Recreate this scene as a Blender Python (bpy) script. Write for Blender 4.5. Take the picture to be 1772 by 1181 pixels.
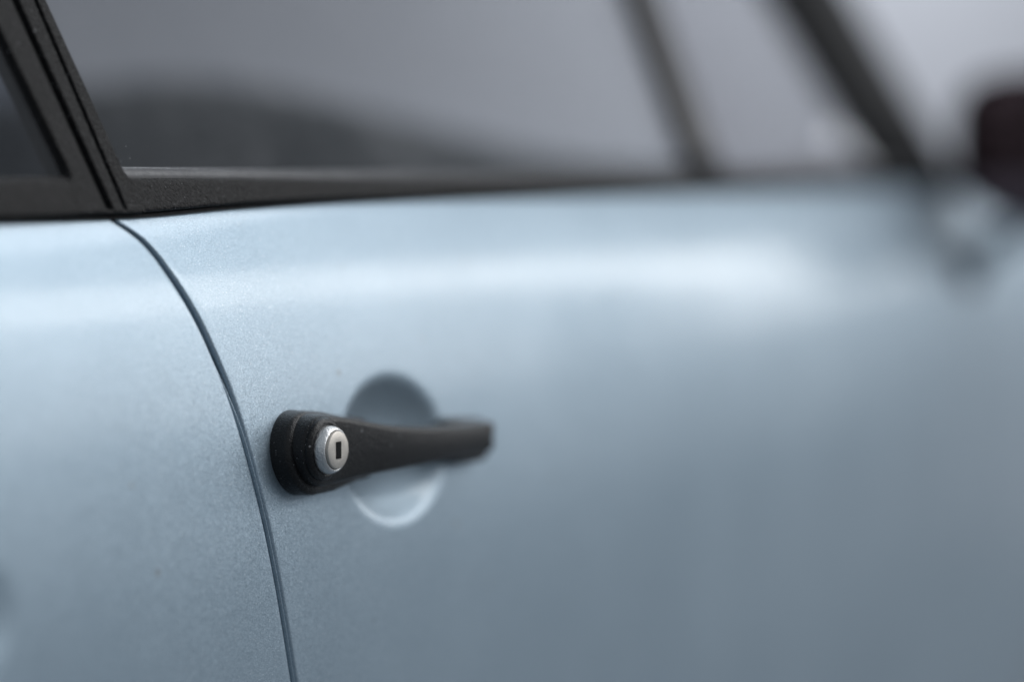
import bpy, math, random
from mathutils import Vector, Matrix

random.seed(7)
scene = bpy.context.scene
for o in list(bpy.data.objects):
    bpy.data.objects.remove(o)
col = scene.collection
R = math.radians

# ------------------------------------------------------------------ camera
cam_d = bpy.data.cameras.new("camera")
cam = bpy.data.objects.new("camera", cam_d)
col.objects.link(cam)
YAW, PITCH = R(60.0), R(3.4936)
fwd = Vector((math.sin(YAW) * math.cos(PITCH), math.cos(YAW) * math.cos(PITCH), -math.sin(PITCH)))
right = Vector((math.cos(YAW), -math.sin(YAW), 0))
up = right.cross(fwd)
m = Matrix((right, up, -fwd)).transposed().to_4x4()
m.translation = Vector((-0.99764, -0.70185, 0.86997))
cam.matrix_world = m
cam_d.lens = 100.0
cam_d.sensor_width = 36.0
cam_d.clip_start = 0.05
cam_d.clip_end = 200
cam_d.dof.use_dof = True
cam_d.dof.focus_distance = 1.222
cam_d.dof.aperture_fstop = 1.75
cam_d.dof.aperture_blades = 0
scene.camera = cam

# ------------------------------------------------------------------ world and lamps
world = bpy.data.worlds.new("World")
scene.world = world
world.use_nodes = True
bg = world.node_tree.nodes["Background"]
bg.inputs[0].default_value = (0.83, 0.915, 1.0, 1)
bg.inputs[1].default_value = 0.385

def area(name, loc, target, sx, sy, power, colour=(1, 1, 1)):
    d = bpy.data.lights.new(name, 'AREA')
    d.shape = 'RECTANGLE'
    d.size, d.size_y = sx, sy
    d.energy = power
    d.color = colour
    o = bpy.data.objects.new(name, d)
    col.objects.link(o)
    o.location = loc
    v = Vector(target) - Vector(loc)
    o.rotation_euler = v.to_track_quat('-Z', 'Y').to_euler()
    return o

area("window_softbox", (3.5, -2.6, 1.92), (3.5, 0.0, 1.5), 5.2, 1.2, 35, (0.97, 0.985, 1.0))
area("strip_softbox", (6.4, -2.6, 2.78), (6.4, 0.0, 2.2), 10.8, 0.60, 104, (1.0, 0.975, 0.945))
area("front_softbox", (7.2, -0.80, 1.76), (0.9, 0.0, 0.85), 2.7, 0.84, 18, (0.97, 0.985, 1.0))
area("overhead_softbox", (2.6, -1.2, 4.0), (0.4, 0.1, 0.8), 4.0, 2.0, 80, (0.96, 0.98, 1.0))
bl = area("backdrop_lamp", (4.76, 1.57, 2.15), (5.46, 2.07, 1.10), 1.0, 1.0, 18.5, (0.95, 0.97, 1.0))
bl.data.spread = R(125)

scene.view_settings.view_transform = 'Standard'
scene.view_settings.look = 'None'
scene.view_settings.exposure = 0.0
scene.view_settings.gamma = 1.0
scene.view_settings.use_curve_mapping = False
scene.cycles.max_bounces = 8
scene.cycles.transparent_max_bounces = 16
scene.cycles.sample_clamp_indirect = 6.0

# ------------------------------------------------------------------ materials
def new_mat(name):
    mt = bpy.data.materials.new(name)
    mt.use_nodes = True
    nt = mt.node_tree
    return mt, nt, nt.nodes["Principled BSDF"]

def N(nt, kind, **kw):
    n = nt.nodes.new(kind)
    for k, v in kw.items():
        setattr(n, k, v)
    return n

def ocoord(nt):
    return N(nt, "ShaderNodeTexCoord").outputs["Object"]

def noise(nt, co, scale, detail=2.0, rough=0.5):
    n = N(nt, "ShaderNodeTexNoise")
    n.inputs["Scale"].default_value = scale
    n.inputs["Detail"].default_value = detail
    n.inputs["Roughness"].default_value = rough
    nt.links.new(co, n.inputs["Vector"])
    return n

def bump(nt, h, strength, dist):
    b = N(nt, "ShaderNodeBump")
    b.inputs["Strength"].default_value = strength
    b.inputs["Distance"].default_value = dist
    nt.links.new(h, b.inputs["Height"])
    return b

def ramp(nt, fac, stops):
    r = N(nt, "ShaderNodeValToRGB")
    e = r.color_ramp.elements
    while len(e) < len(stops):
        e.new(0.5)
    for k, (p, c) in enumerate(stops):
        e[k].position = p
        e[k].color = c if len(c) == 4 else (*c, 1)
    nt.links.new(fac, r.inputs[0])
    return r

def specks(nt, co, scale, amount):
    """a sparse mask of small grains, for dust and for painted flake glints"""
    v = N(nt, "ShaderNodeTexVoronoi")
    v.inputs["Scale"].default_value = scale
    nt.links.new(co, v.inputs["Vector"])
    near = N(nt, "ShaderNodeMath", operation='LESS_THAN')
    near.inputs[1].default_value = 0.30
    nt.links.new(v.outputs["Distance"], near.inputs[0])
    sep = N(nt, "ShaderNodeSeparateColor")
    nt.links.new(v.outputs["Color"], sep.inputs[0])
    pick = N(nt, "ShaderNodeMath", operation='GREATER_THAN')
    pick.inputs[1].default_value = 1.0 - amount
    nt.links.new(sep.outputs[0], pick.inputs[0])
    mul = N(nt, "ShaderNodeMath", operation='MULTIPLY')
    nt.links.new(near.outputs[0], mul.inputs[0])
    nt.links.new(pick.outputs[0], mul.inputs[1])
    return mul.outputs[0]

def paint_material():
    mt, nt, b = new_mat("metallic_blue_paint")
    co = ocoord(nt)
    geo = N(nt, "ShaderNodeNewGeometry")
    acc = geo.outputs["Normal"]
    for scale, k in ((3200.0, 0.28),):        # metal flakes lying at slightly different tilts
        v = N(nt, "ShaderNodeTexVoronoi")
        v.inputs["Scale"].default_value = scale
        nt.links.new(co, v.inputs["Vector"])
        s = N(nt, "ShaderNodeVectorMath", operation='SUBTRACT')
        s.inputs[1].default_value = (0.5, 0.5, 0.5)
        nt.links.new(v.outputs["Color"], s.inputs[0])
        sc = N(nt, "ShaderNodeVectorMath", operation='SCALE')
        sc.inputs["Scale"].default_value = k
        nt.links.new(s.outputs[0], sc.inputs[0])
        a = N(nt, "ShaderNodeVectorMath", operation='ADD')
        nt.links.new(acc, a.inputs[0])
        nt.links.new(sc.outputs[0], a.inputs[1])
        acc = a.outputs[0]
    nm = N(nt, "ShaderNodeVectorMath", operation='NORMALIZE')
    nt.links.new(acc, nm.inputs[0])
    nt.links.new(nm.outputs[0], b.inputs["Normal"])
    big = noise(nt, co, 9.0, 3.0)
    flake = noise(nt, co, 2400.0, 1.0, 0.6)
    mixv = N(nt, "ShaderNodeMath", operation='MULTIPLY_ADD')
    mixv.inputs[1].default_value = 0.25
    nt.links.new(big.outputs["Fac"], mixv.inputs[0])
    nt.links.new(flake.outputs["Fac"], mixv.inputs[2])
    r = ramp(nt, mixv.outputs[0], [(0.40, (0.262, 0.338, 0.405)), (0.62, (0.338, 0.428, 0.505)), (0.84, (0.44, 0.535, 0.61))])
    dust = specks(nt, co, 170.0, 0.010)
    mx = N(nt, "ShaderNodeMix", data_type='RGBA')
    nt.links.new(dust, mx.inputs[0])
    nt.links.new(r.outputs[0], mx.inputs[6])
    mx.inputs[7].default_value = (0.30, 0.34, 0.37, 1)
    glint = specks(nt, co, 1700.0, 0.035)  # sparkle of the flakes, painted as pale grains in the base colour
    m3 = N(nt, "ShaderNodeMix", data_type='RGBA')
    nt.links.new(glint, m3.inputs[0])
    nt.links.new(mx.outputs[2], m3.inputs[6])
    m3.inputs[7].default_value = (0.80, 0.86, 0.90, 1)
    nt.links.new(m3.outputs[2], b.inputs["Base Color"])
    b.inputs["Metallic"].default_value = 0.80
    b.inputs["Roughness"].default_value = 0.50
    b.inputs["Coat Weight"].default_value = 0.55
    cr = ramp(nt, noise(nt, co, 30.0, 4.0).outputs["Fac"], [(0.3, (0.08,) * 3), (0.75, (0.18,) * 3)])
    nt.links.new(cr.outputs[0], b.inputs["Coat Roughness"])
    peel = bump(nt, noise(nt, co, 420.0, 2.0).outputs["Fac"], 0.10, 0.0006)
    nt.links.new(peel.outputs[0], b.inputs["Coat Normal"])
    return mt

def plastic_material(name, base, rough, grain, strength, dust_amount, spec=0.5, film=0.0):
    mt, nt, b = new_mat(name)
    co = ocoord(nt)
    n1 = noise(nt, co, grain, 2.0, 0.6)
    bp = bump(nt, n1.outputs["Fac"], strength, 0.0010)
    nt.links.new(bp.outputs[0], b.inputs["Normal"])
    r = ramp(nt, noise(nt, co, 60.0, 3.0).outputs["Fac"], [(0.3, tuple(0.75 * c for c in base)), (0.7, tuple(1.25 * c for c in base))])
    b.inputs["Specular IOR Level"].default_value = spec
    fine = ramp(nt, noise(nt, co, grain * 1.1, 2.0, 0.7).outputs["Fac"], [(0.57, (0.0,) * 3), (0.70, (film,) * 3)])
    d1 = specks(nt, co, 620.0, dust_amount)
    d2 = specks(nt, co, 1500.0, dust_amount * 2.0)
    mxx = N(nt, "ShaderNodeMath", operation='MAXIMUM')
    nt.links.new(d1, mxx.inputs[0])
    nt.links.new(d2, mxx.inputs[1])
    fd = N(nt, "ShaderNodeMath", operation='MULTIPLY')
    fd.inputs[1].default_value = 0.65
    nt.links.new(mxx.outputs[0], fd.inputs[0])
    fa = N(nt, "ShaderNodeMath", operation='ADD')
    nt.links.new(fd.outputs[0], fa.inputs[0])
    nt.links.new(fine.outputs[0], fa.inputs[1])
    mx = N(nt, "ShaderNodeMix", data_type='RGBA')
    nt.links.new(fa.outputs[0], mx.inputs[0])
    nt.links.new(r.outputs[0], mx.inputs[6])
    mx.inputs[7].default_value = (0.36, 0.36, 0.375, 1)
    nt.links.new(mx.outputs[2], b.inputs["Base Color"])
    rr = ramp(nt, n1.outputs["Fac"], [(0.3, (rough - 0.08,) * 3), (0.7, (rough + 0.1,) * 3)])
    nt.links.new(rr.outputs[0], b.inputs["Roughness"])
    return mt

def metal_material(name, base, rough, grain, strength):
    mt, nt, b = new_mat(name)
    co = ocoord(nt)
    n1 = noise(nt, co, grain, 3.0, 0.6)
    nt.links.new(bump(nt, n1.outputs["Fac"], strength, 0.0005).outputs[0], b.inputs["Normal"])
    r = ramp(nt, n1.outputs["Fac"], [(0.3, tuple(0.85 * c for c in base)), (0.7, base)])
    nt.links.new(r.outputs[0], b.inputs["Base Color"])
    b.inputs["Metallic"].default_value = 1.0
    b.inputs["Roughness"].default_value = rough
    return mt

def glass_material(name, tint):
    mt = bpy.data.materials.new(name)
    mt.use_nodes = True
    nt = mt.node_tree
    nt.nodes.clear()
    out = N(nt, "ShaderNodeOutputMaterial")
    tr = N(nt, "ShaderNodeBsdfTransparent")
    tr.inputs[0].default_value = (*tint, 1)
    gl = N(nt, "ShaderNodeBsdfGlossy")
    gl.inputs["Roughness"].default_value = 0.02
    gl.inputs[0].default_value = (0.9, 0.92, 0.95, 1)
    co = ocoord(nt)
    nt.links.new(bump(nt, noise(nt, co, 12.0, 2.0).outputs["Fac"], 0.05, 0.004).outputs[0], gl.inputs["Normal"])
    geo = N(nt, "ShaderNodeNewGeometry")                     # Schlick reflectance, the same from both sides of the pane
    dt = N(nt, "ShaderNodeVectorMath", operation='DOT_PRODUCT')
    nt.links.new(geo.outputs["Normal"], dt.inputs[0])
    nt.links.new(geo.outputs["Incoming"], dt.inputs[1])
    ab = N(nt, "ShaderNodeMath", operation='ABSOLUTE')
    nt.links.new(dt.outputs["Value"], ab.inputs[0])
    inv = N(nt, "ShaderNodeMath", operation='SUBTRACT')
    inv.inputs[0].default_value = 1.0
    nt.links.new(ab.outputs[0], inv.inputs[1])
    pw = N(nt, "ShaderNodeMath", operation='POWER')
    pw.inputs[1].default_value = 5.0
    nt.links.new(inv.outputs[0], pw.inputs[0])
    fr = N(nt, "ShaderNodeMath", operation='MULTIPLY_ADD')
    fr.inputs[1].default_value = 0.96
    fr.inputs[2].default_value = 0.04
    nt.links.new(pw.outputs[0], fr.inputs[0])
    mx = N(nt, "ShaderNodeMixShader")
    nt.links.new(fr.outputs[0], mx.inputs[0])
    nt.links.new(tr.outputs[0], mx.inputs[1])
    nt.links.new(gl.outputs[0], mx.inputs[2])
    df = N(nt, "ShaderNodeBsdfDiffuse")                       # thin film of dust on the pane
    df.inputs[0].default_value = (0.5, 0.5, 0.52, 1)
    sp = specks(nt, co, 800.0, 0.010)
    hz = ramp(nt, noise(nt, co, 25.0, 3.0).outputs["Fac"], [(0.35, (0.012,) * 3), (0.8, (0.045,) * 3)])
    ad = N(nt, "ShaderNodeMath", operation='MULTIPLY_ADD')
    ad.inputs[1].default_value = 0.25
    nt.links.new(sp, ad.inputs[0])
    nt.links.new(hz.outputs[0], ad.inputs[2])
    m2 = N(nt, "ShaderNodeMixShader")
    nt.links.new(ad.outputs[0], m2.inputs[0])
    nt.links.new(mx.outputs[0], m2.inputs[1])
    nt.links.new(df.outputs[0], m2.inputs[2])
    nt.links.new(m2.outputs[0], out.inputs[0])
    return mt

def plain(name, base, rough=0.6, var=0.15, scale=6.0):
    mt, nt, b = new_mat(name)
    co = ocoord(nt)
    r = ramp(nt, noise(nt, co, scale, 4.0).outputs["Fac"], [(0.3, tuple(c * (1 - var) for c in base)), (0.7, tuple(c * (1 + var) for c in base))])
    nt.links.new(r.outputs[0], b.inputs["Base Color"])
    b.inputs["Roughness"].default_value = rough
    return mt

M = dict(
    paint=paint_material(),
    handle=plastic_material("black_handle_plastic", (0.007, 0.007, 0.008), 0.33, 1150.0, 0.40, 0.014, 0.34, 0.05),
    trim=plastic_material("black_grained_trim", (0.0050, 0.0047, 0.0053), 0.46, 700.0, 0.85, 0.006, 0.12, 0.07),
    rubber=plastic_material("black_rubber", (0.006, 0.006, 0.007), 0.5, 700.0, 0.15, 0.004, 0.14),
    pillar=plain("matt_black_pillar", (0.006, 0.0065, 0.008), 0.9, 0.1, 20.0),
    seal=plastic_material("window_seal_rubber", (0.035, 0.035, 0.040), 0.36, 500.0, 0.10, 0.004, 0.30),
    ring=metal_material("cast_lock_ring", (0.80, 0.80, 0.80), 0.38, 900.0, 0.9),
    face=metal_material("brushed_lock_face", (0.66, 0.62, 0.57), 0.55, 1400.0, 0.12),
    slot=plain("keyhole_black", (0.002, 0.002, 0.002), 1.0),
    glass=glass_material("side_window_glass", (0.985, 0.985, 0.99)),
    darkglass=glass_material("tinted_quarter_glass", (0.62, 0.64, 0.68)),
    interior=plain("charcoal_leather", (0.014, 0.0135, 0.015), 0.55, 0.2, 40.0),
    mirror=metal_material("mirror_painted_reflection", (0.22, 0.15, 0.16), 0.06, 60.0, 0.0),  # dark reddish base colour stands for what the mirror reflects
    backdrop=plain("studio_backdrop_paper", (0.255, 0.265, 0.29), 0.9, 0.03, 1.2),
    wall=plain("grey_studio_wall", (0.20, 0.20, 0.225), 0.9, 0.08, 1.0),
    ground=plain("studio_floor", (0.150, 0.175, 0.200), 0.6, 0.12, 2.0),
)

# ------------------------------------------------------------------ helpers
def link(name, verts, faces, mat, parent=None, smooth=True):
    me = bpy.data.meshes.new(name)
    me.from_pydata([tuple(v) for v in verts], [], faces)
    me.validate()
    me.materials.append(M[mat])
    for p in me.polygons:
        p.use_smooth = smooth
    me.update()
    o = bpy.data.objects.new(name, me)
    col.objects.link(o)
    if parent:
        o.parent = parent
    return o

def grid(name, rows, mat, parent=None, closed=False, smooth=True, flip=False, cap=False):
    """rows: equal-length lists of points"""
    nr, nc = len(rows), len(rows[0])
    verts = [p for r in rows for p in r]
    faces = []
    for i in range(nr - 1):
        for j in range(nc if closed else nc - 1):
            k = (j + 1) % nc
            f = (i * nc + j, i * nc + k, (i + 1) * nc + k, (i + 1) * nc + j)
            faces.append(f[::-1] if flip else f)
    if cap:
        faces.append(tuple(range(nc)) if flip else tuple(range(nc))[::-1])
        last = tuple((nr - 1) * nc + j for j in range(nc))
        faces.append(last[::-1] if flip else last)
    return link(name, verts, faces, mat, parent, smooth)

def interp(x, xs, ys):
    if x <= xs[0]:
        return ys[0]
    for k in range(len(xs) - 1):
        if x <= xs[k + 1]:
            u = (x - xs[k]) / (xs[k + 1] - xs[k])
            return ys[k] + u * (ys[k + 1] - ys[k])
    return ys[-1]

def curve(x, xs, ys):
    """smooth (Catmull-Rom / Hermite) interpolation of a table"""
    n = len(xs)
    if x <= xs[0]:
        s = (ys[1] - ys[0]) / (xs[1] - xs[0])
        return ys[0] + s * (x - xs[0])
    if x >= xs[-1]:
        s = (ys[-1] - ys[-2]) / (xs[-1] - xs[-2])
        return ys[-1] + s * (x - xs[-1])
    for k in range(n - 1):
        if x <= xs[k + 1]:
            break
    h = xs[k + 1] - xs[k]
    def slope(i):
        if i == 0:
            return (ys[1] - ys[0]) / (xs[1] - xs[0])
        if i == n - 1:
            return (ys[-1] - ys[-2]) / (xs[-1] - xs[-2])
        return (ys[i + 1] - ys[i - 1]) / (xs[i + 1] - xs[i - 1])
    u = (x - xs[k]) / h
    a, b = slope(k) * h, slope(k + 1) * h
    return (2*u**3 - 3*u*u + 1) * ys[k] + (u**3 - 2*u*u + u) * a + (-2*u**3 + 3*u*u) * ys[k+1] + (u**3 - u*u) * b

def sstep(x, a, b):
    u = max(0.0, min(1.0, (x - a) / (b - a)))
    return u * u * (3 - 2 * u)

def lin(a, b, n):
    return [a + (b - a) * k / (n - 1) for k in range(n)]

# ------------------------------------------------------------------ car side: metres, X forward, -Y outboard
D0 = 0.034                                   # how far inboard the belt line lies
ZB_X = [-0.60, -0.30, -0.05, 0.03, 0.12, 0.33, 0.63, 1.04, 1.60]
ZB_Z = [0.844, 0.8458, 0.8476, 0.8506, 0.8524, 0.8532, 0.8540, 0.8546, 0.850]
ZT_X = [-0.60, -0.12, -0.04, 0.13, 0.338, 0.636, 1.055, 1.6]
ZT_Z = [0.864, 0.8650, 0.8656, 0.8642, 0.8638, 0.8650, 0.8665, 0.867]
def zb(x): return curve(x, ZB_X, ZB_Z)
def zt(x): return curve(x, ZT_X, ZT_Z)
def plan(x): return x * x / 14.0
T, B, A, K0 = 0.19, 0.20, 0.0585, 0.00626
def section(t):
    z = T - t
    if z > 0:
        return A * (1 - math.sqrt(1 - (min(z, 0.1999) / B) ** 2)) - K0
    return 0.45 * z * z - K0
DISH = (0.1090, 0.7400, 0.0448, 0.0335, 0.0115)   # recess behind the grip: centre x, z, half sizes, depth
def dish(x, z):
    e = math.hypot((x - DISH[0]) / DISH[2], (z - DISH[1]) / DISH[3])
    if e > 1.3:
        return 0.0
    v = DISH[4] * (1 - e ** 2.2)
    k = 0.0019                                   # rolled lip
    return v if v > k else (0.0 if v < -k else (v + k) ** 2 / (4 * k))
def body_y(x, t, with_dish=False):
    z = zb(x) - t
    y = plan(x) + section(t)
    if x < -0.1:                                 # shallow dimple low in the quarter panel
        e = math.hypot(x + 0.184, z - 0.7000) / 0.024
        if e < 1:
            y += 0.0024 * (1 - e * e) ** 2
    if with_dish:
        y += dish(x, z)
    return y
SH_T = [0.0, 0.0087, 0.0248, 0.0411, 0.0573, 0.0724, 0.0875, 0.1052, 0.1256, 0.1461, 0.1694, 0.1878, 0.2041, 0.30, 0.50]
SH_X = [-0.0530, -0.0425, -0.0334, -0.0257, -0.0198, -0.0147, -0.0104, -0.0059, -0.0009, 0.0039, 0.0092, 0.0136, 0.0178, 0.044, 0.100]
def shut(t): return curve(t, SH_T, SH_X)

ROWS = [0.0, 0.0015, 0.003, 0.005] + [0.0075 + 0.0025 * k for k in range(18)]
ROWS += [ROWS[-1] + 0.0016 * (k + 1) for k in range(70)]
ROWS += [ROWS[-1] + 0.010 * (k + 1) for k in range(36)]
EDGE_R = 0.0018
FOLD = [(0.0, 0.012), (0.0, 0.006), (0.0, EDGE_R)] + [(EDGE_R * (1 - math.cos(a)), EDGE_R * (1 - math.sin(a))) for a in (R(15), R(30), R(45), R(60), R(75), R(90))]

def panel(name, cols, xfun, parent, with_dish=False):
    """cols: list of (key, inward depth); xfun(key, t) -> x.  Rows: the top edge rolls inward, then the section."""
    rows = []
    r = 0.0018
    top = [(0.012, -0.010), (0.007, -0.004)] + [(r * (1 - math.sin(a)) * 1.6, r * (math.cos(a)) * 0.55) for a in (R(0), R(25), R(50), R(72))]
    for dy, dz in top:
        row = []
        for key, dep in cols:
            x = xfun(key, 0.0)
            row.append((x, body_y(x, 0.0) + dy + dep, zb(x) + dz))
        rows.append(row)
    for t in ROWS:
        row = []
        for key, dep in cols:
            x = xfun(key, t)
            row.append((x, body_y(x, t, with_dish) + dep, zb(x) - t))
        rows.append(row)
    return grid(name, rows, "paint", parent, flip=True)

def thing(name, label, cat, loc=(0, 0, 0)):
    o = bpy.data.objects.new(name, None)
    col.objects.link(o)
    o.location = loc
    o["label"] = label
    o["category"] = cat
    return o

# ------------------------------------------------------------------ setting
def struct(o):
    o["kind"] = "structure"
    return o

struct(grid("ground", [[(x, y, 0.0) for x in (-12, 14)] for y in (-12, 14)], "ground", smooth=False))
sweep = []
for k in range(13):
    a = R(90 * k / 12)
    sweep.append((4.2 + 0.8 * math.sin(a), 0.004 + 0.8 * (1 - math.cos(a))))
prof = [(3.2, 0.004)] + sweep + [(5.0, 4.0)]
bd = Vector((0.80, 0.60, 0))                  # paper hangs across the view behind the car
bs = Vector((0.60, -0.80, 0))
struct(grid("studio_backdrop", [[tuple(bd * (d + 0.6) + bs * w + Vector((0, 0, z))) for w in (-3.6, 5.2)] for d, z in prof], "backdrop"))

struct(grid("studio_wall", [[tuple(bd * 7.6 + bs * w + Vector((0, 0, z))) for w in (-9, 8)] for z in (-0.01, 4.6)], "wall", smooth=False))
car = thing("car", "pale metallic blue car, seen close at its black door handle with silver lock", "car")
part = dict(parent=car)

# ------------------------------------------------------------------ body panels
GAP = 0.0033
dc = [(("g", s), dep) for s, dep in FOLD]
xs = [0.004, 0.007, 0.011, 0.016, 0.022, 0.03, 0.038, 0.046, 0.054]
while xs[-1] < 0.205:
    xs.append(xs[-1] + 0.0016)
while xs[-1] < 1.0:
    xs.append(xs[-1] + 0.03)
FRONT = 1.062
def door_x(key, t):
    k, s = key
    g = shut(t) + GAP * 0.5
    if k == "g":
        return g + s
    if k == "f":
        return FRONT - s
    # columns morph from the slanting shut line to upright ones
    u = s / 0.06
    if u >= 1:
        return s
    return g + s * (0.06 - g) / 0.06
dcols = dc + [(("m", s), 0.0) for s in xs] + [(("f", s), dep) for s, dep in FOLD[::-1]]
# the morphed columns must keep rising
door = panel("door", dcols, door_x, car, True)
qcols = [(("m", s), 0.0) for s in lin(-0.55, -0.26, 14) + lin(-0.255, -0.10, 56)] + [(("e", s), 0.0) for s in (0.042, 0.034, 0.026, 0.019, 0.013, 0.009, 0.006, 0.004)] + [(("g", s), dep) for s, dep in FOLD[::-1]]
def quarter_x(key, t):
    k, s = key
    g = shut(t) - GAP * 0.5
    if k == "m":
        return -0.55 + (s + 0.55) * (g - 0.05 + 0.55) / 0.45
    return g - s
quarter = panel("quarter_panel", qcols, quarter_x, car)
fcols = [(("f", s), dep) for s, dep in FOLD] + [(("m", s), 0.0) for s in lin(0.008, 0.52, 20)]
fender = panel("front_fender", fcols, lambda key, t: FRONT + 0.004 + key[1], car)
# painted channel behind the shut line
JAMB = [(-0.012, 0.0060), (-0.0016, 0.0060), (-0.0009, 0.0052)] + [(0.0003 - 0.0010 * math.cos(a), -math.sin(a)) for a in [math.pi * k / 10 for k in range(11)]] + [(0.0019, 0.0052), (0.0026, 0.0060), (0.014, 0.0060)]
rows = []
for t in ROWS:
    lift = 0.0016 + 0.0036 * sstep(t, 0.04, 0.10)
    rows.append([(shut(t) + w, body_y(shut(t), t) + (dep if dep > 0 else 0.0052 + dep * lift), zb(shut(t)) - t) for w, dep in JAMB])
grid("door_jamb", rows, "paint", car, flip=True)
# cowl that closes the fender towards the bonnet
grid("cowl_panel", [[(x, plan(x) + D0 + 0.006 + w, zb(x) - 0.001 + 0.014 * math.sin(w / 1.46 * math.pi)) for x in lin(1.07, 1.58, 8)] for w in lin(0, 1.46, 20)], "paint", car)

# ------------------------------------------------------------------ window trim
TUM = 0.42
def trim_y(x, z): return plan(x) + D0 - 0.0035 + (z - zb(x)) * TUM
def moulding(name, x0, x1, n):
    rows = []
    for x in lin(x0, x1, n):
        b0, t0 = zb(x) + 0.0030, zt(x)
        ring = [(0.012, b0 + 0.0005), (0.003, b0), (0.0010, b0 + 0.0002), (0.0003, b0 + 0.0008)]
        ring = [(trim_y(x, z) + dy, z) for dy, z in ring]
        ring += [(trim_y(x, z), z) for z in lin(b0 + 0.0016, t0 - 0.0016, 8)]
        ring += [(trim_y(x, t0) + dy, t0 + dz) for dy, dz in ((0.0002, -0.0006), (0.0010, 0.0), (0.003, 0.0003), (0.012, 0.0005))]
        rows.append([(x, y, z) for y, z in ring])
    return grid(name, rows, "trim", car, flip=False)
PR = lambda z: -0.0391 - 0.180 * (z - 0.8656)     # front edge of the pillar cover
PL = lambda z: -0.0757 - 0.229 * (z - 0.8660)     # rear edge
G1 = lambda z: -0.0573 - 0.175 * (z - 0.8513)     # two grooves
G2 = lambda z: -0.0478 - 0.139 * (z - 0.8511)
XM0, XM1 = -0.078, -0.036
moulding("belt_moulding", XM1, 1.07, 70)
moulding("belt_moulding", -0.55, XM0, 30)

def pillar_depth(x, z):
    d = 0.0
    fade = sstep(z, zb(x) + 0.0042, zb(x) + 0.0062)
    for c, w, dep in ((G1(z), 0.0017, 0.0030), (G2(z), 0.0011, 0.0026)):
        u = abs(x - c) / w
        d = max(d, dep * (1 - sstep(u, 0.55, 1.25)))
    # a soft roll into the first groove from the rear side
    d += 0.0010 * (1 - sstep(G1(z) - x, 0.0, 0.007)) * (1 if x < G1(z) else 0)
    return d * fade
prow = []
zlist = [0.0002, 0.0008, 0.0016] + [0.0024 + 0.0006 * k for k in range(10)]
zs_abs = None
ZTOP = 1.22
def pillar_rows():
    rows = []
    base = [0.0030, 0.0032, 0.0038, 0.0046] + [0.0052 + 0.0007 * k for k in range(7)]
    z0 = zb(-0.055)
    zz = [z0 + b for b in base] + lin(z0 + 0.0102, 0.8640, 5)[1:] + [0.8650, 0.8656, 0.8664] + lin(0.870, ZTOP, 60)
    for i, z in enumerate(zz):
        t = sstep(z, 0.8648, 0.8666)
        xl = XM0 * (1 - t) + PL(z) * t
        xr = XM1 * (1 - t) + PR(z) * t
        row = [(xl + 0.0002 * t, trim_y(xl, z) + 0.012, z), (xl, trim_y(xl, z) + 0.001 * t, z)]
        ncol = 96
        for k in range(ncol):
            x = xl + 0.0004 + (xr - xl - 0.0008) * k / (ncol - 1)
            e = min(x - xl, xr - x)
            rnd = 0.0009 * (1 - sstep(e, 0.0, 0.0012)) * t
            low = (0.003, 0.0010, 0.0003, 0.0)[i] if i < 4 else 0.0
            row.append((x, trim_y(x, z) + rnd + low + pillar_depth(x, z), z))
        row += [(xr, trim_y(xr, z) + 0.001 * t, z), (xr - 0.0002 * t, trim_y(xr, z) + 0.012, z)]
        rows.append(row)
    return rows
grid("pillar_cover", pillar_rows(), "trim", car, flip=True)

# dark rubber line between moulding and painted metal
def strip(name, x0, x1, n, prof, mat):
    rows = []
    for x in lin(x0, x1, n):
        rows.append([(x, plan(x) + D0 + dy, zf(x) + dz) for dy, zf, dz in prof])
    return grid(name, rows, mat, car)
strip("belt_seal", -0.55, 1.07, 60, [(0.012, zb, -0.004), (0.0035, zb, -0.003), (0.0020, zb, 0.0), (0.0020, zb, 0.0030), (0.004, zb, 0.0042)], "rubber")
# sloping rubber lip at the foot of the panes
strip("glass_seal", XM1 - 0.002, 1.06, 60, [(0.0048, zt, -0.001), (0.0052, zt, 0.0004), (0.0060, zt, 0.0016), (0.0078, zt, 0.0034), (0.0100, zt, 0.0046), (0.013, zt, 0.0048)], "seal")
strip("glass_seal", -0.55, XM0 + 0.001, 30, [(0.0048, zt, -0.001), (0.0056, zt, 0.0003), (0.0068, zt, 0.0008), (0.0075, zt, 0.0011), (0.0085, zt, 0.0012)], "rubber")

def pane(name, poly, mat, off, parent=car, side=1):
    """flat-ish pane on the tumblehome surface; poly = list of (x, z), 4 corners"""
    (x0, z0), (x1, z1), (x2, z2), (x3, z3) = poly
    n, mrows = 14, 10
    rows = []
    for th in (0.0, 0.0035):
        blk = []
        for i in range(mrows):
            v = i / (mrows - 1)
            row = []
            for j in range(n):
                u = j / (n - 1)
                x = (x0 + (x1 - x0) * u) * (1 - v) + (x3 + (x2 - x3) * u) * v
                z = (z0 + (z1 - z0) * u) * (1 - v) + (z3 + (z2 - z3) * u) * v
                row.append((x, plan(x) + D0 + off + (z - 0.853) * TUM + th, z))
            blk.append(row)
        rows.append(blk)
    verts, faces = [], []
    for b, blk in enumerate(rows):
        o = len(verts)
        verts += [p for r in blk for p in r]
        for i in range(mrows - 1):
            for j in range(n - 1):
                f = (o + i*n + j, o + i*n + j + 1, o + (i+1)*n + j + 1, o + (i+1)*n + j)
                faces.append(f if b == 0 else f[::-1])
    return link(name, verts, faces, mat, parent)

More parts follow.
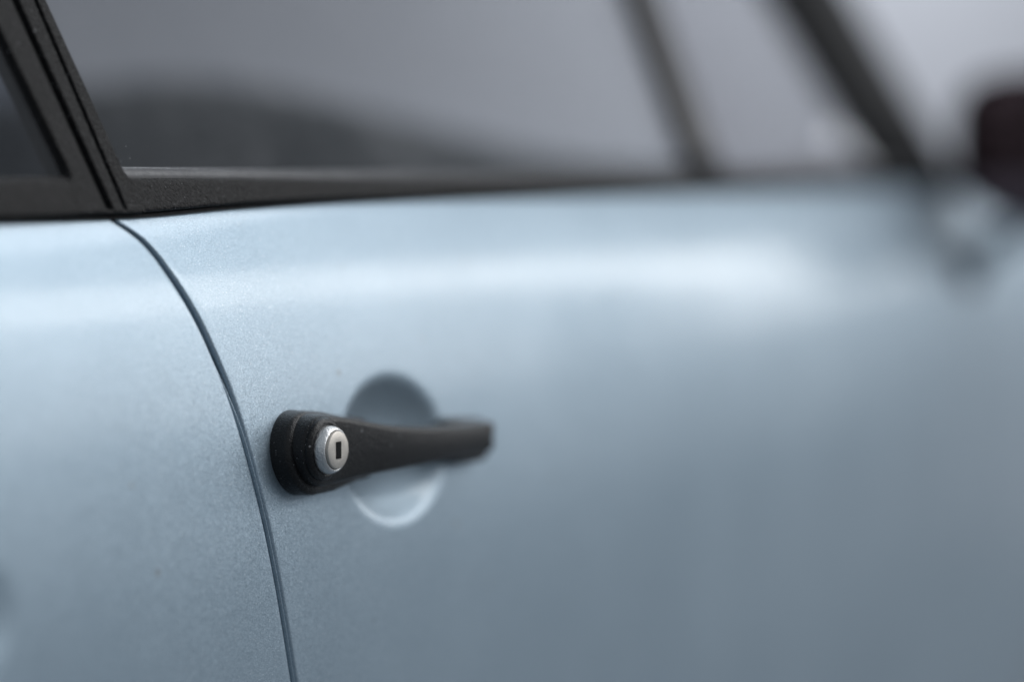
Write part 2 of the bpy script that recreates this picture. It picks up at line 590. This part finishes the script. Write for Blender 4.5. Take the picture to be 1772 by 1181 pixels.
pane("door_glass", [(-0.040, 0.858), (0.580, 0.856), (0.580, ZTOP), (-0.103, ZTOP)], "glass", 0.010)
AP = lambda z: 1.055 - 0.86 * (z - 0.857)
pane("vent_glass", [(0.590, 0.856), (AP(0.856) - 0.01, 0.855), (AP(ZTOP) - 0.01, ZTOP), (0.590, ZTOP)], "glass", 0.011)
pane("quarter_glass", [(-0.50, 0.858), (-0.073, 0.858), (-0.156, ZTOP), (-0.36, ZTOP)], "darkglass", 0.0020)
# rubber reveal of the quarter window along the pillar
rows = []
for z in lin(0.8655, ZTOP, 40):
    x = PL(z)
    y = trim_y(x, z)
    rows.append([(x + 0.0006, y + 0.0014, z), (x - 0.0008, y + 0.0022, z), (x - 0.0016, y + 0.0042, z), (x - 0.0022, y + 0.0070, z)])
grid("quarter_window_rubber", rows, "rubber", car)

def bar(name, pts, half, depth, mat, parent=car, seg=8):
    """rounded bar along (x, z) points on the tumblehome surface"""
    rows = []
    for (x, z) in pts:
        y = plan(x) + D0 + 0.006 + (z - 0.853) * TUM
        ring = []
        for k in range(16):
            a = 2 * math.pi * k / 16
            cx, cy = math.cos(a), math.sin(a)
            sx = math.copysign(abs(cx) ** 0.5, cx)
            sy = math.copysign(abs(cy) ** 0.5, cy)
            ring.append((x + half * sx, y + depth * sy, z))
        rows.append(ring)
    return grid(name, rows, mat, parent, closed=True, cap=True)
bar("vent_post", [(0.577, z) for z in lin(0.857, ZTOP, 12)], 0.019, 0.007, "seal")
bar("windscreen_pillar", [(AP(z), z) for z in lin(0.852, ZTOP, 16)], 0.062, 0.016, "pillar")

# ------------------------------------------------------------------ door handle
handle = bpy.data.objects.new("door_handle", None)
col.objects.link(handle)
handle.parent = car
handle["label"] = "black plastic door handle with silver key lock at its rear end"

def capsule(name, rear, r0, front, rf, sq, rfun, zfun, rings, mat, parent, nside=44, narc=30, lean=0.0):
    """solid that follows a long rounded outline; rings: functions (axis x, edge distance) -> (inset fraction, height above the metal)"""
    pts = []
    for k in range(narc + 1):                       # rear end: half circle from below to above
        a = math.pi * (-0.5 + k / narc)
        pts.append(((rear[0], rear[1]), (-r0 * math.cos(a), r0 * math.sin(a))))
    sx = lin(rear[0], front[0], nside + 2)[1:-1]
    for x in sx:
        pts.append(((x, zfun(x)), (0.0, rfun(x))))
    for k in range(narc + 1):
        a = math.pi * (0.5 - k / narc)
        c, s = math.cos(a), math.sin(a)
        pts.append(((front[0], front[1]), (rf * math.copysign(abs(c) ** sq, c), rf * math.copysign(abs(s) ** sq, s))))
    for x in sx[::-1]:
        pts.append(((x, zfun(x)), (0.0, -rfun(x))))
    rows = []
    for ringf in rings:
        row = []
        for (ax, az), (ox, oz) in pts:
            rad = math.hypot(ox, oz)
            q, h = ringf(ax, rad, ax + ox, az + oz)
            x, z = ax + ox * q, az + oz * q
            h += lean * (z - az) * sstep(h, 0.010, 0.018)
            row.append((x, plan(x) + section(zb(x) - z) - h, z))
        rows.append(row)
    return grid(name, rows, mat, parent, closed=True, cap=True)

def fillet_rings(low, height, r, nfil, ninner, extra=None, dents=None):
    """wall from low(x) to height(x), rounded shoulder of radius r, then inward to the axis"""
    rings = [lambda ax, rad, X, Z: (0.02, low(ax)), lambda ax, rad, X, Z: (0.80, low(ax)), lambda ax, rad, X, Z: (0.94, low(ax) + 0.0004), lambda ax, rad, X, Z: (1.0, low(ax) + 0.0016)]
    for f in (0.25, 0.5, 0.75):
        rings.append(lambda ax, rad, X, Z, f=f: (1.0 - 0.03 * f, low(ax) + 0.0016 + (height(ax) - r - low(ax) - 0.0016) * f))
    for k in range(nfil + 1):
        a = R(90.0 * k / nfil)
        def fr(ax, rad, X, Z, a=a):
            rr = min(r, rad * 0.6)
            return (max(0.0, 0.97 - rr * (1 - math.cos(a)) / rad), height(ax) - r + r * math.sin(a))
        rings.append(fr)
    for k in range(1, ninner + 1):
        u = k / ninner
        def inn(ax, rad, X, Z, u=u):
            rr = min(r, rad * 0.6)
            q0 = max(0.0, 0.97 - rr / rad)
            q = q0 * (1 - u) + 0.004 * u
            return (q, height(ax) + 0.0004 * (1 - (1 - u) ** 2))
        rings.append(inn)
    return rings

# rear pad that lies on the metal
capsule("base_pad", (0.0270, 0.7455), 0.0188, (0.068, 0.7435), 0.0145, 0.45,
        lambda x: interp(x, [0.027, 0.045, 0.068], [0.0188, 0.0180, 0.0145]), lambda x: interp(x, [0.027, 0.068], [0.7455, 0.7435]),
        fillet_rings(lambda x: -0.004, lambda x: interp(x, [0.02, 0.068], [0.0105, 0.0060]), 0.0030, 6, 4), "handle", handle, 20, 34)
capsule("base_pad", (0.156, 0.7400), 0.0112, (0.173, 0.7390), 0.0106, 0.45,
        lambda x: 0.0109, lambda x: interp(x, [0.156, 0.173], [0.7400, 0.7390]),
        fillet_rings(lambda x: -0.004, lambda x: 0.0075, 0.0025, 5, 3), "handle", handle, 8, 20)
# grip
GX = [0.0275, 0.040, 0.055, 0.075, 0.100, 0.130, 0.160, 0.175]
GR = [0.0160, 0.0150, 0.0130, 0.0108, 0.0091, 0.0080, 0.0074, 0.0074]
GH = [0.0168, 0.0176, 0.0190, 0.0208, 0.0218, 0.0212, 0.0192, 0.0182]
GZ = [0.7470, 0.7466, 0.7456, 0.7442, 0.7430, 0.7421, 0.7416, 0.7414]
def grip_low(x):
    return 0.004 + 0.0085 * sstep(x, 0.062, 0.080) * (1 - sstep(x, 0.150, 0.162))
capsule("grip", (0.0275, 0.7470), 0.0160, (0.1635, 0.7416), 0.0076, 0.26,
        lambda x: curve(x, GX, GR), lambda x: curve(x, GX, GZ),
        fillet_rings(grip_low, lambda x: curve(x, GX, GH), 0.0031, 8, 6), "handle", handle, 70, 40, 0.17)

# lock barrel: faces straight outboard
LX, LZ = 0.0255, 0.7478
ly = plan(LX) + section(zb(LX) - LZ)
def turned(name, profile, mat, parent, n=64, wob=0.0):
    rows = []
    for r, h in profile:
        row = []
        for k in range(n):
            a = 2 * math.pi * k / n
            rr = r * (1 + wob * (math.sin(3 * a + 1) + 0.7 * math.sin(7 * a)))
            row.append((LX + rr * math.cos(a), ly - h, LZ + rr * math.sin(a)))
        rows.append(row)
    return grid(name, rows, mat, parent, closed=True, cap=True)
turned("lock_collar", [(0.0140, 0.0160), (0.0133, 0.0174), (0.0125, 0.0182), (0.0118, 0.0185), (0.0112, 0.0185), (0.0100, 0.0178)], "handle", handle)
turned("lock_ring", [(0.0105, 0.014), (0.0105, 0.0196), (0.0103, 0.0208), (0.0099, 0.0219), (0.0095, 0.0227), (0.0090, 0.0231), (0.0086, 0.0231), (0.0084, 0.0226), (0.0083, 0.0215)], "ring", handle, wob=0.006)
turned("lock_face", [(0.00825, 0.017), (0.00825, 0.0236), (0.0081, 0.0240), (0.0078, 0.0242), (0.0040, 0.0242), (0.0005, 0.0242)], "face", handle)
def boxmesh(name, c, s, mat, parent):
    v = [(c[0] + i * s[0], c[1] + j * s[1], c[2] + k * s[2]) for i in (-1, 1) for j in (-1, 1) for k in (-1, 1)]
    f = [(0, 1, 3, 2), (4, 6, 7, 5), (0, 4, 5, 1), (2, 3, 7, 6), (0, 2, 6, 4), (1, 5, 7, 3)]
    return link(name, v, f, mat, parent, smooth=False)
boxmesh("keyhole", (LX, ly - 0.0238, LZ), (0.0018, 0.0007, 0.0037), "slot", handle)

# ------------------------------------------------------------------ door mirror
mirror = bpy.data.objects.new("door_mirror", None)
col.objects.link(mirror)
mirror.parent = car
def superell(name, c, s, p, mat, parent, nu=36, nv=20, taper=0.0):
    rows = []
    for i in range(nv + 1):
        v = math.pi * (i / nv - 0.5)
        v = max(-math.pi / 2 + 0.02, min(math.pi / 2 - 0.02, v))
        row = []
        for j in range(nu):
            u = 2 * math.pi * j / nu
            f = lambda w, e: math.copysign(abs(w) ** e, w)
            x = f(math.cos(v), p) * f(math.cos(u), p)
            y = f(math.cos(v), p) * f(math.sin(u), p)
            z = f(math.sin(v), p)
            k = 1 - taper * (x * 0.5 + 0.5)
            row.append((c[0] + s[0] * x, c[1] + s[1] * y * k, c[2] + s[2] * z * k))
        rows.append(row)
    return grid(name, rows, mat, parent, closed=True, cap=True)
superell("mirror_housing", (1.12, 0.028, 0.886), (0.055, 0.088, 0.070), 0.75, "rubber", mirror, taper=0.35)
superell("mirror_glass", (1.066, 0.028, 0.890), (0.004, 0.071, 0.054), 0.6, "mirror", mirror)
rows = []
for k in range(9):
    u = k / 8
    c = Vector((1.105, 0.045, 0.832)).lerp(Vector((1.072, 0.092, 0.795)), u)
    rr = 0.009 + 0.005 * u * u
    rows.append([(c.x + 1.3 * rr * math.cos(2 * math.pi * j / 16), c.y + 0.4 * rr * math.sin(2 * math.pi * j / 16), c.z + rr * math.sin(2 * math.pi * j / 16)) for j in range(16)])
grid("mirror_stem", rows, "paint", mirror, closed=True, cap=True)
superell("mirror_foot", (1.065, 0.090, 0.791), (0.030, 0.010, 0.018), 0.8, "rubber", mirror)

# ------------------------------------------------------------------ cabin seen through the panes
CY = 0.83                                           # centre line of the car
def far(y): return 2 * CY - y
frows = []
for t in [0, 0.02, 0.05, 0.09, 0.13, 0.2, 0.3, 0.45]:
    frows.append([(x, far(body_y(x, t) + 0.01), zb(x) - t) for x in lin(-0.5, 1.55, 24)])
grid("far_side_panel", frows, "interior", car)
for nm, f, hw in (("far_pillar", lambda z: AP(z), 0.03), ("far_pillar", lambda z: -0.06 - 0.2 * (z - 0.86), 0.03)):
    rows = []
    for z in lin(0.84, ZTOP, 12):
        x = f(z)
        y = far(plan(x) + D0 + 0.006 + (z - 0.853) * TUM)
        rows.append([(x + hw * math.cos(a), y + 0.012 * math.sin(a), z) for a in [2 * math.pi * k / 12 for k in range(12)]])
    grid(nm, rows, "rubber", car, closed=True, cap=True)
def roofy(x): return plan(x) + D0 + (ZTOP - 0.853) * TUM - 0.01
rows = []
for v in lin(0, 1, 16):
    row = []
    for x in lin(-0.62, AP(ZTOP) + 0.03, 14):
        y0 = roofy(x)
        y = y0 + (far(y0) - y0) * v
        row.append((x, y, ZTOP - 0.005 + 0.06 * math.sin(math.pi * v) ** 0.6 - 0.05 * max(0, -x) ** 2))
    rows.append(row)
grid("roof", rows, "paint", car)
# windscreen
rows = []
for v in lin(0, 1, 14):
    row = []
    for z in lin(0.858, ZTOP, 8):
        x = AP(z) + 0.10 * math.sin(math.pi * v)
        y0 = plan(AP(z)) + D0 + 0.02 + (z - 0.853) * TUM
        row.append((x, y0 + (far(y0) - y0) * v, z))
    rows.append(row)
grid("windscreen", rows, "glass", car)
# dashboard with an instrument hood in front of the driver
rows = []
for y in lin(0.16, far(0.16), 60):
    hood = 0.028 * math.exp(-((y - 0.48) / 0.24) ** 2)
    rise = 0.046 * sstep(y, 0.22, 0.62)
    pr = [(0.62, 0.55), (0.61, 0.70), (0.62, 0.80), (0.625, 0.846 + hood * 0.7 + rise), (0.645, 0.862 + hood + rise), (0.70, 0.868 + hood * 0.95 + rise), (0.80, 0.864 + hood * 0.6 + rise), (0.92, 0.858 + rise * 0.6), (1.12, 0.845)]
    rows.append([(x, y, z) for x, z in pr])
grid("dashboard", rows, "interior", car)
# steering wheel
wheel = bpy.data.objects.new("steering_wheel", None)
col.objects.link(wheel)
wheel.parent = car
wheel.location = (0.46, 0.40, 0.772)
wheel.rotation_euler = (0, R(-46), 0)
rows = []
for i in range(48):
    a = 2 * math.pi * i / 48
    row = []
    for j in range(12):
        b = 2 * math.pi * j / 12
        rr = 0.178 + 0.0145 * math.cos(b)
        row.append((rr * math.cos(a), rr * math.sin(a), 0.0145 * math.sin(b)))
    rows.append(row)
rows.append(rows[0])
grid("rim", rows, "interior", wheel, closed=True)
superell("horn_pad", (0, 0, -0.01), (0.065, 0.075, 0.022), 0.6, "interior", wheel)
for a in (R(90), R(210), R(330)):
    rows = []
    for u in lin(0.03, 0.172, 5):
        rows.append([(u * math.cos(a) - 0.016 * s * math.sin(a), u * math.sin(a) + 0.016 * s * math.cos(a), zz) for s, zz in ((-1, -0.004), (1, -0.004), (1, 0.004), (-1, 0.004))])
    grid("spoke", rows, "interior", wheel, closed=True, cap=True)
# seats
def seat(cy):
    s = bpy.data.objects.new("seat", None)
    col.objects.link(s)
    s.parent = car
    s.location = (-0.06, cy, 0.42)
    superell("cushion", (0.20, 0, 0.06), (0.27, 0.24, 0.075), 0.5, "interior", s)
    b = superell("backrest", (0, 0, 0.28), (0.065, 0.23, 0.30), 0.55, "interior", s)
    b.rotation_euler = (0, R(-14), 0)
    b.location = (-0.03, 0, 0.08)
    h = superell("headrest", (0, 0, 0.60), (0.045, 0.13, 0.085), 0.6, "interior", s)
    h.rotation_euler = (0, R(-14), 0)
    h.location = (-0.02, 0, 0.10)
seat(0.42)
seat(far(0.42))
grid("cabin_floor", [[(x, y, 0.36) for x in (-0.55, 1.1)] for y in (0.03, 1.63)], "interior", car, smooth=False)
grid("rear_bulkhead", [[(-0.60, y, z) for y in (0.12, 1.54)] for z in (0.36, 0.9)], "interior", car, smooth=False)
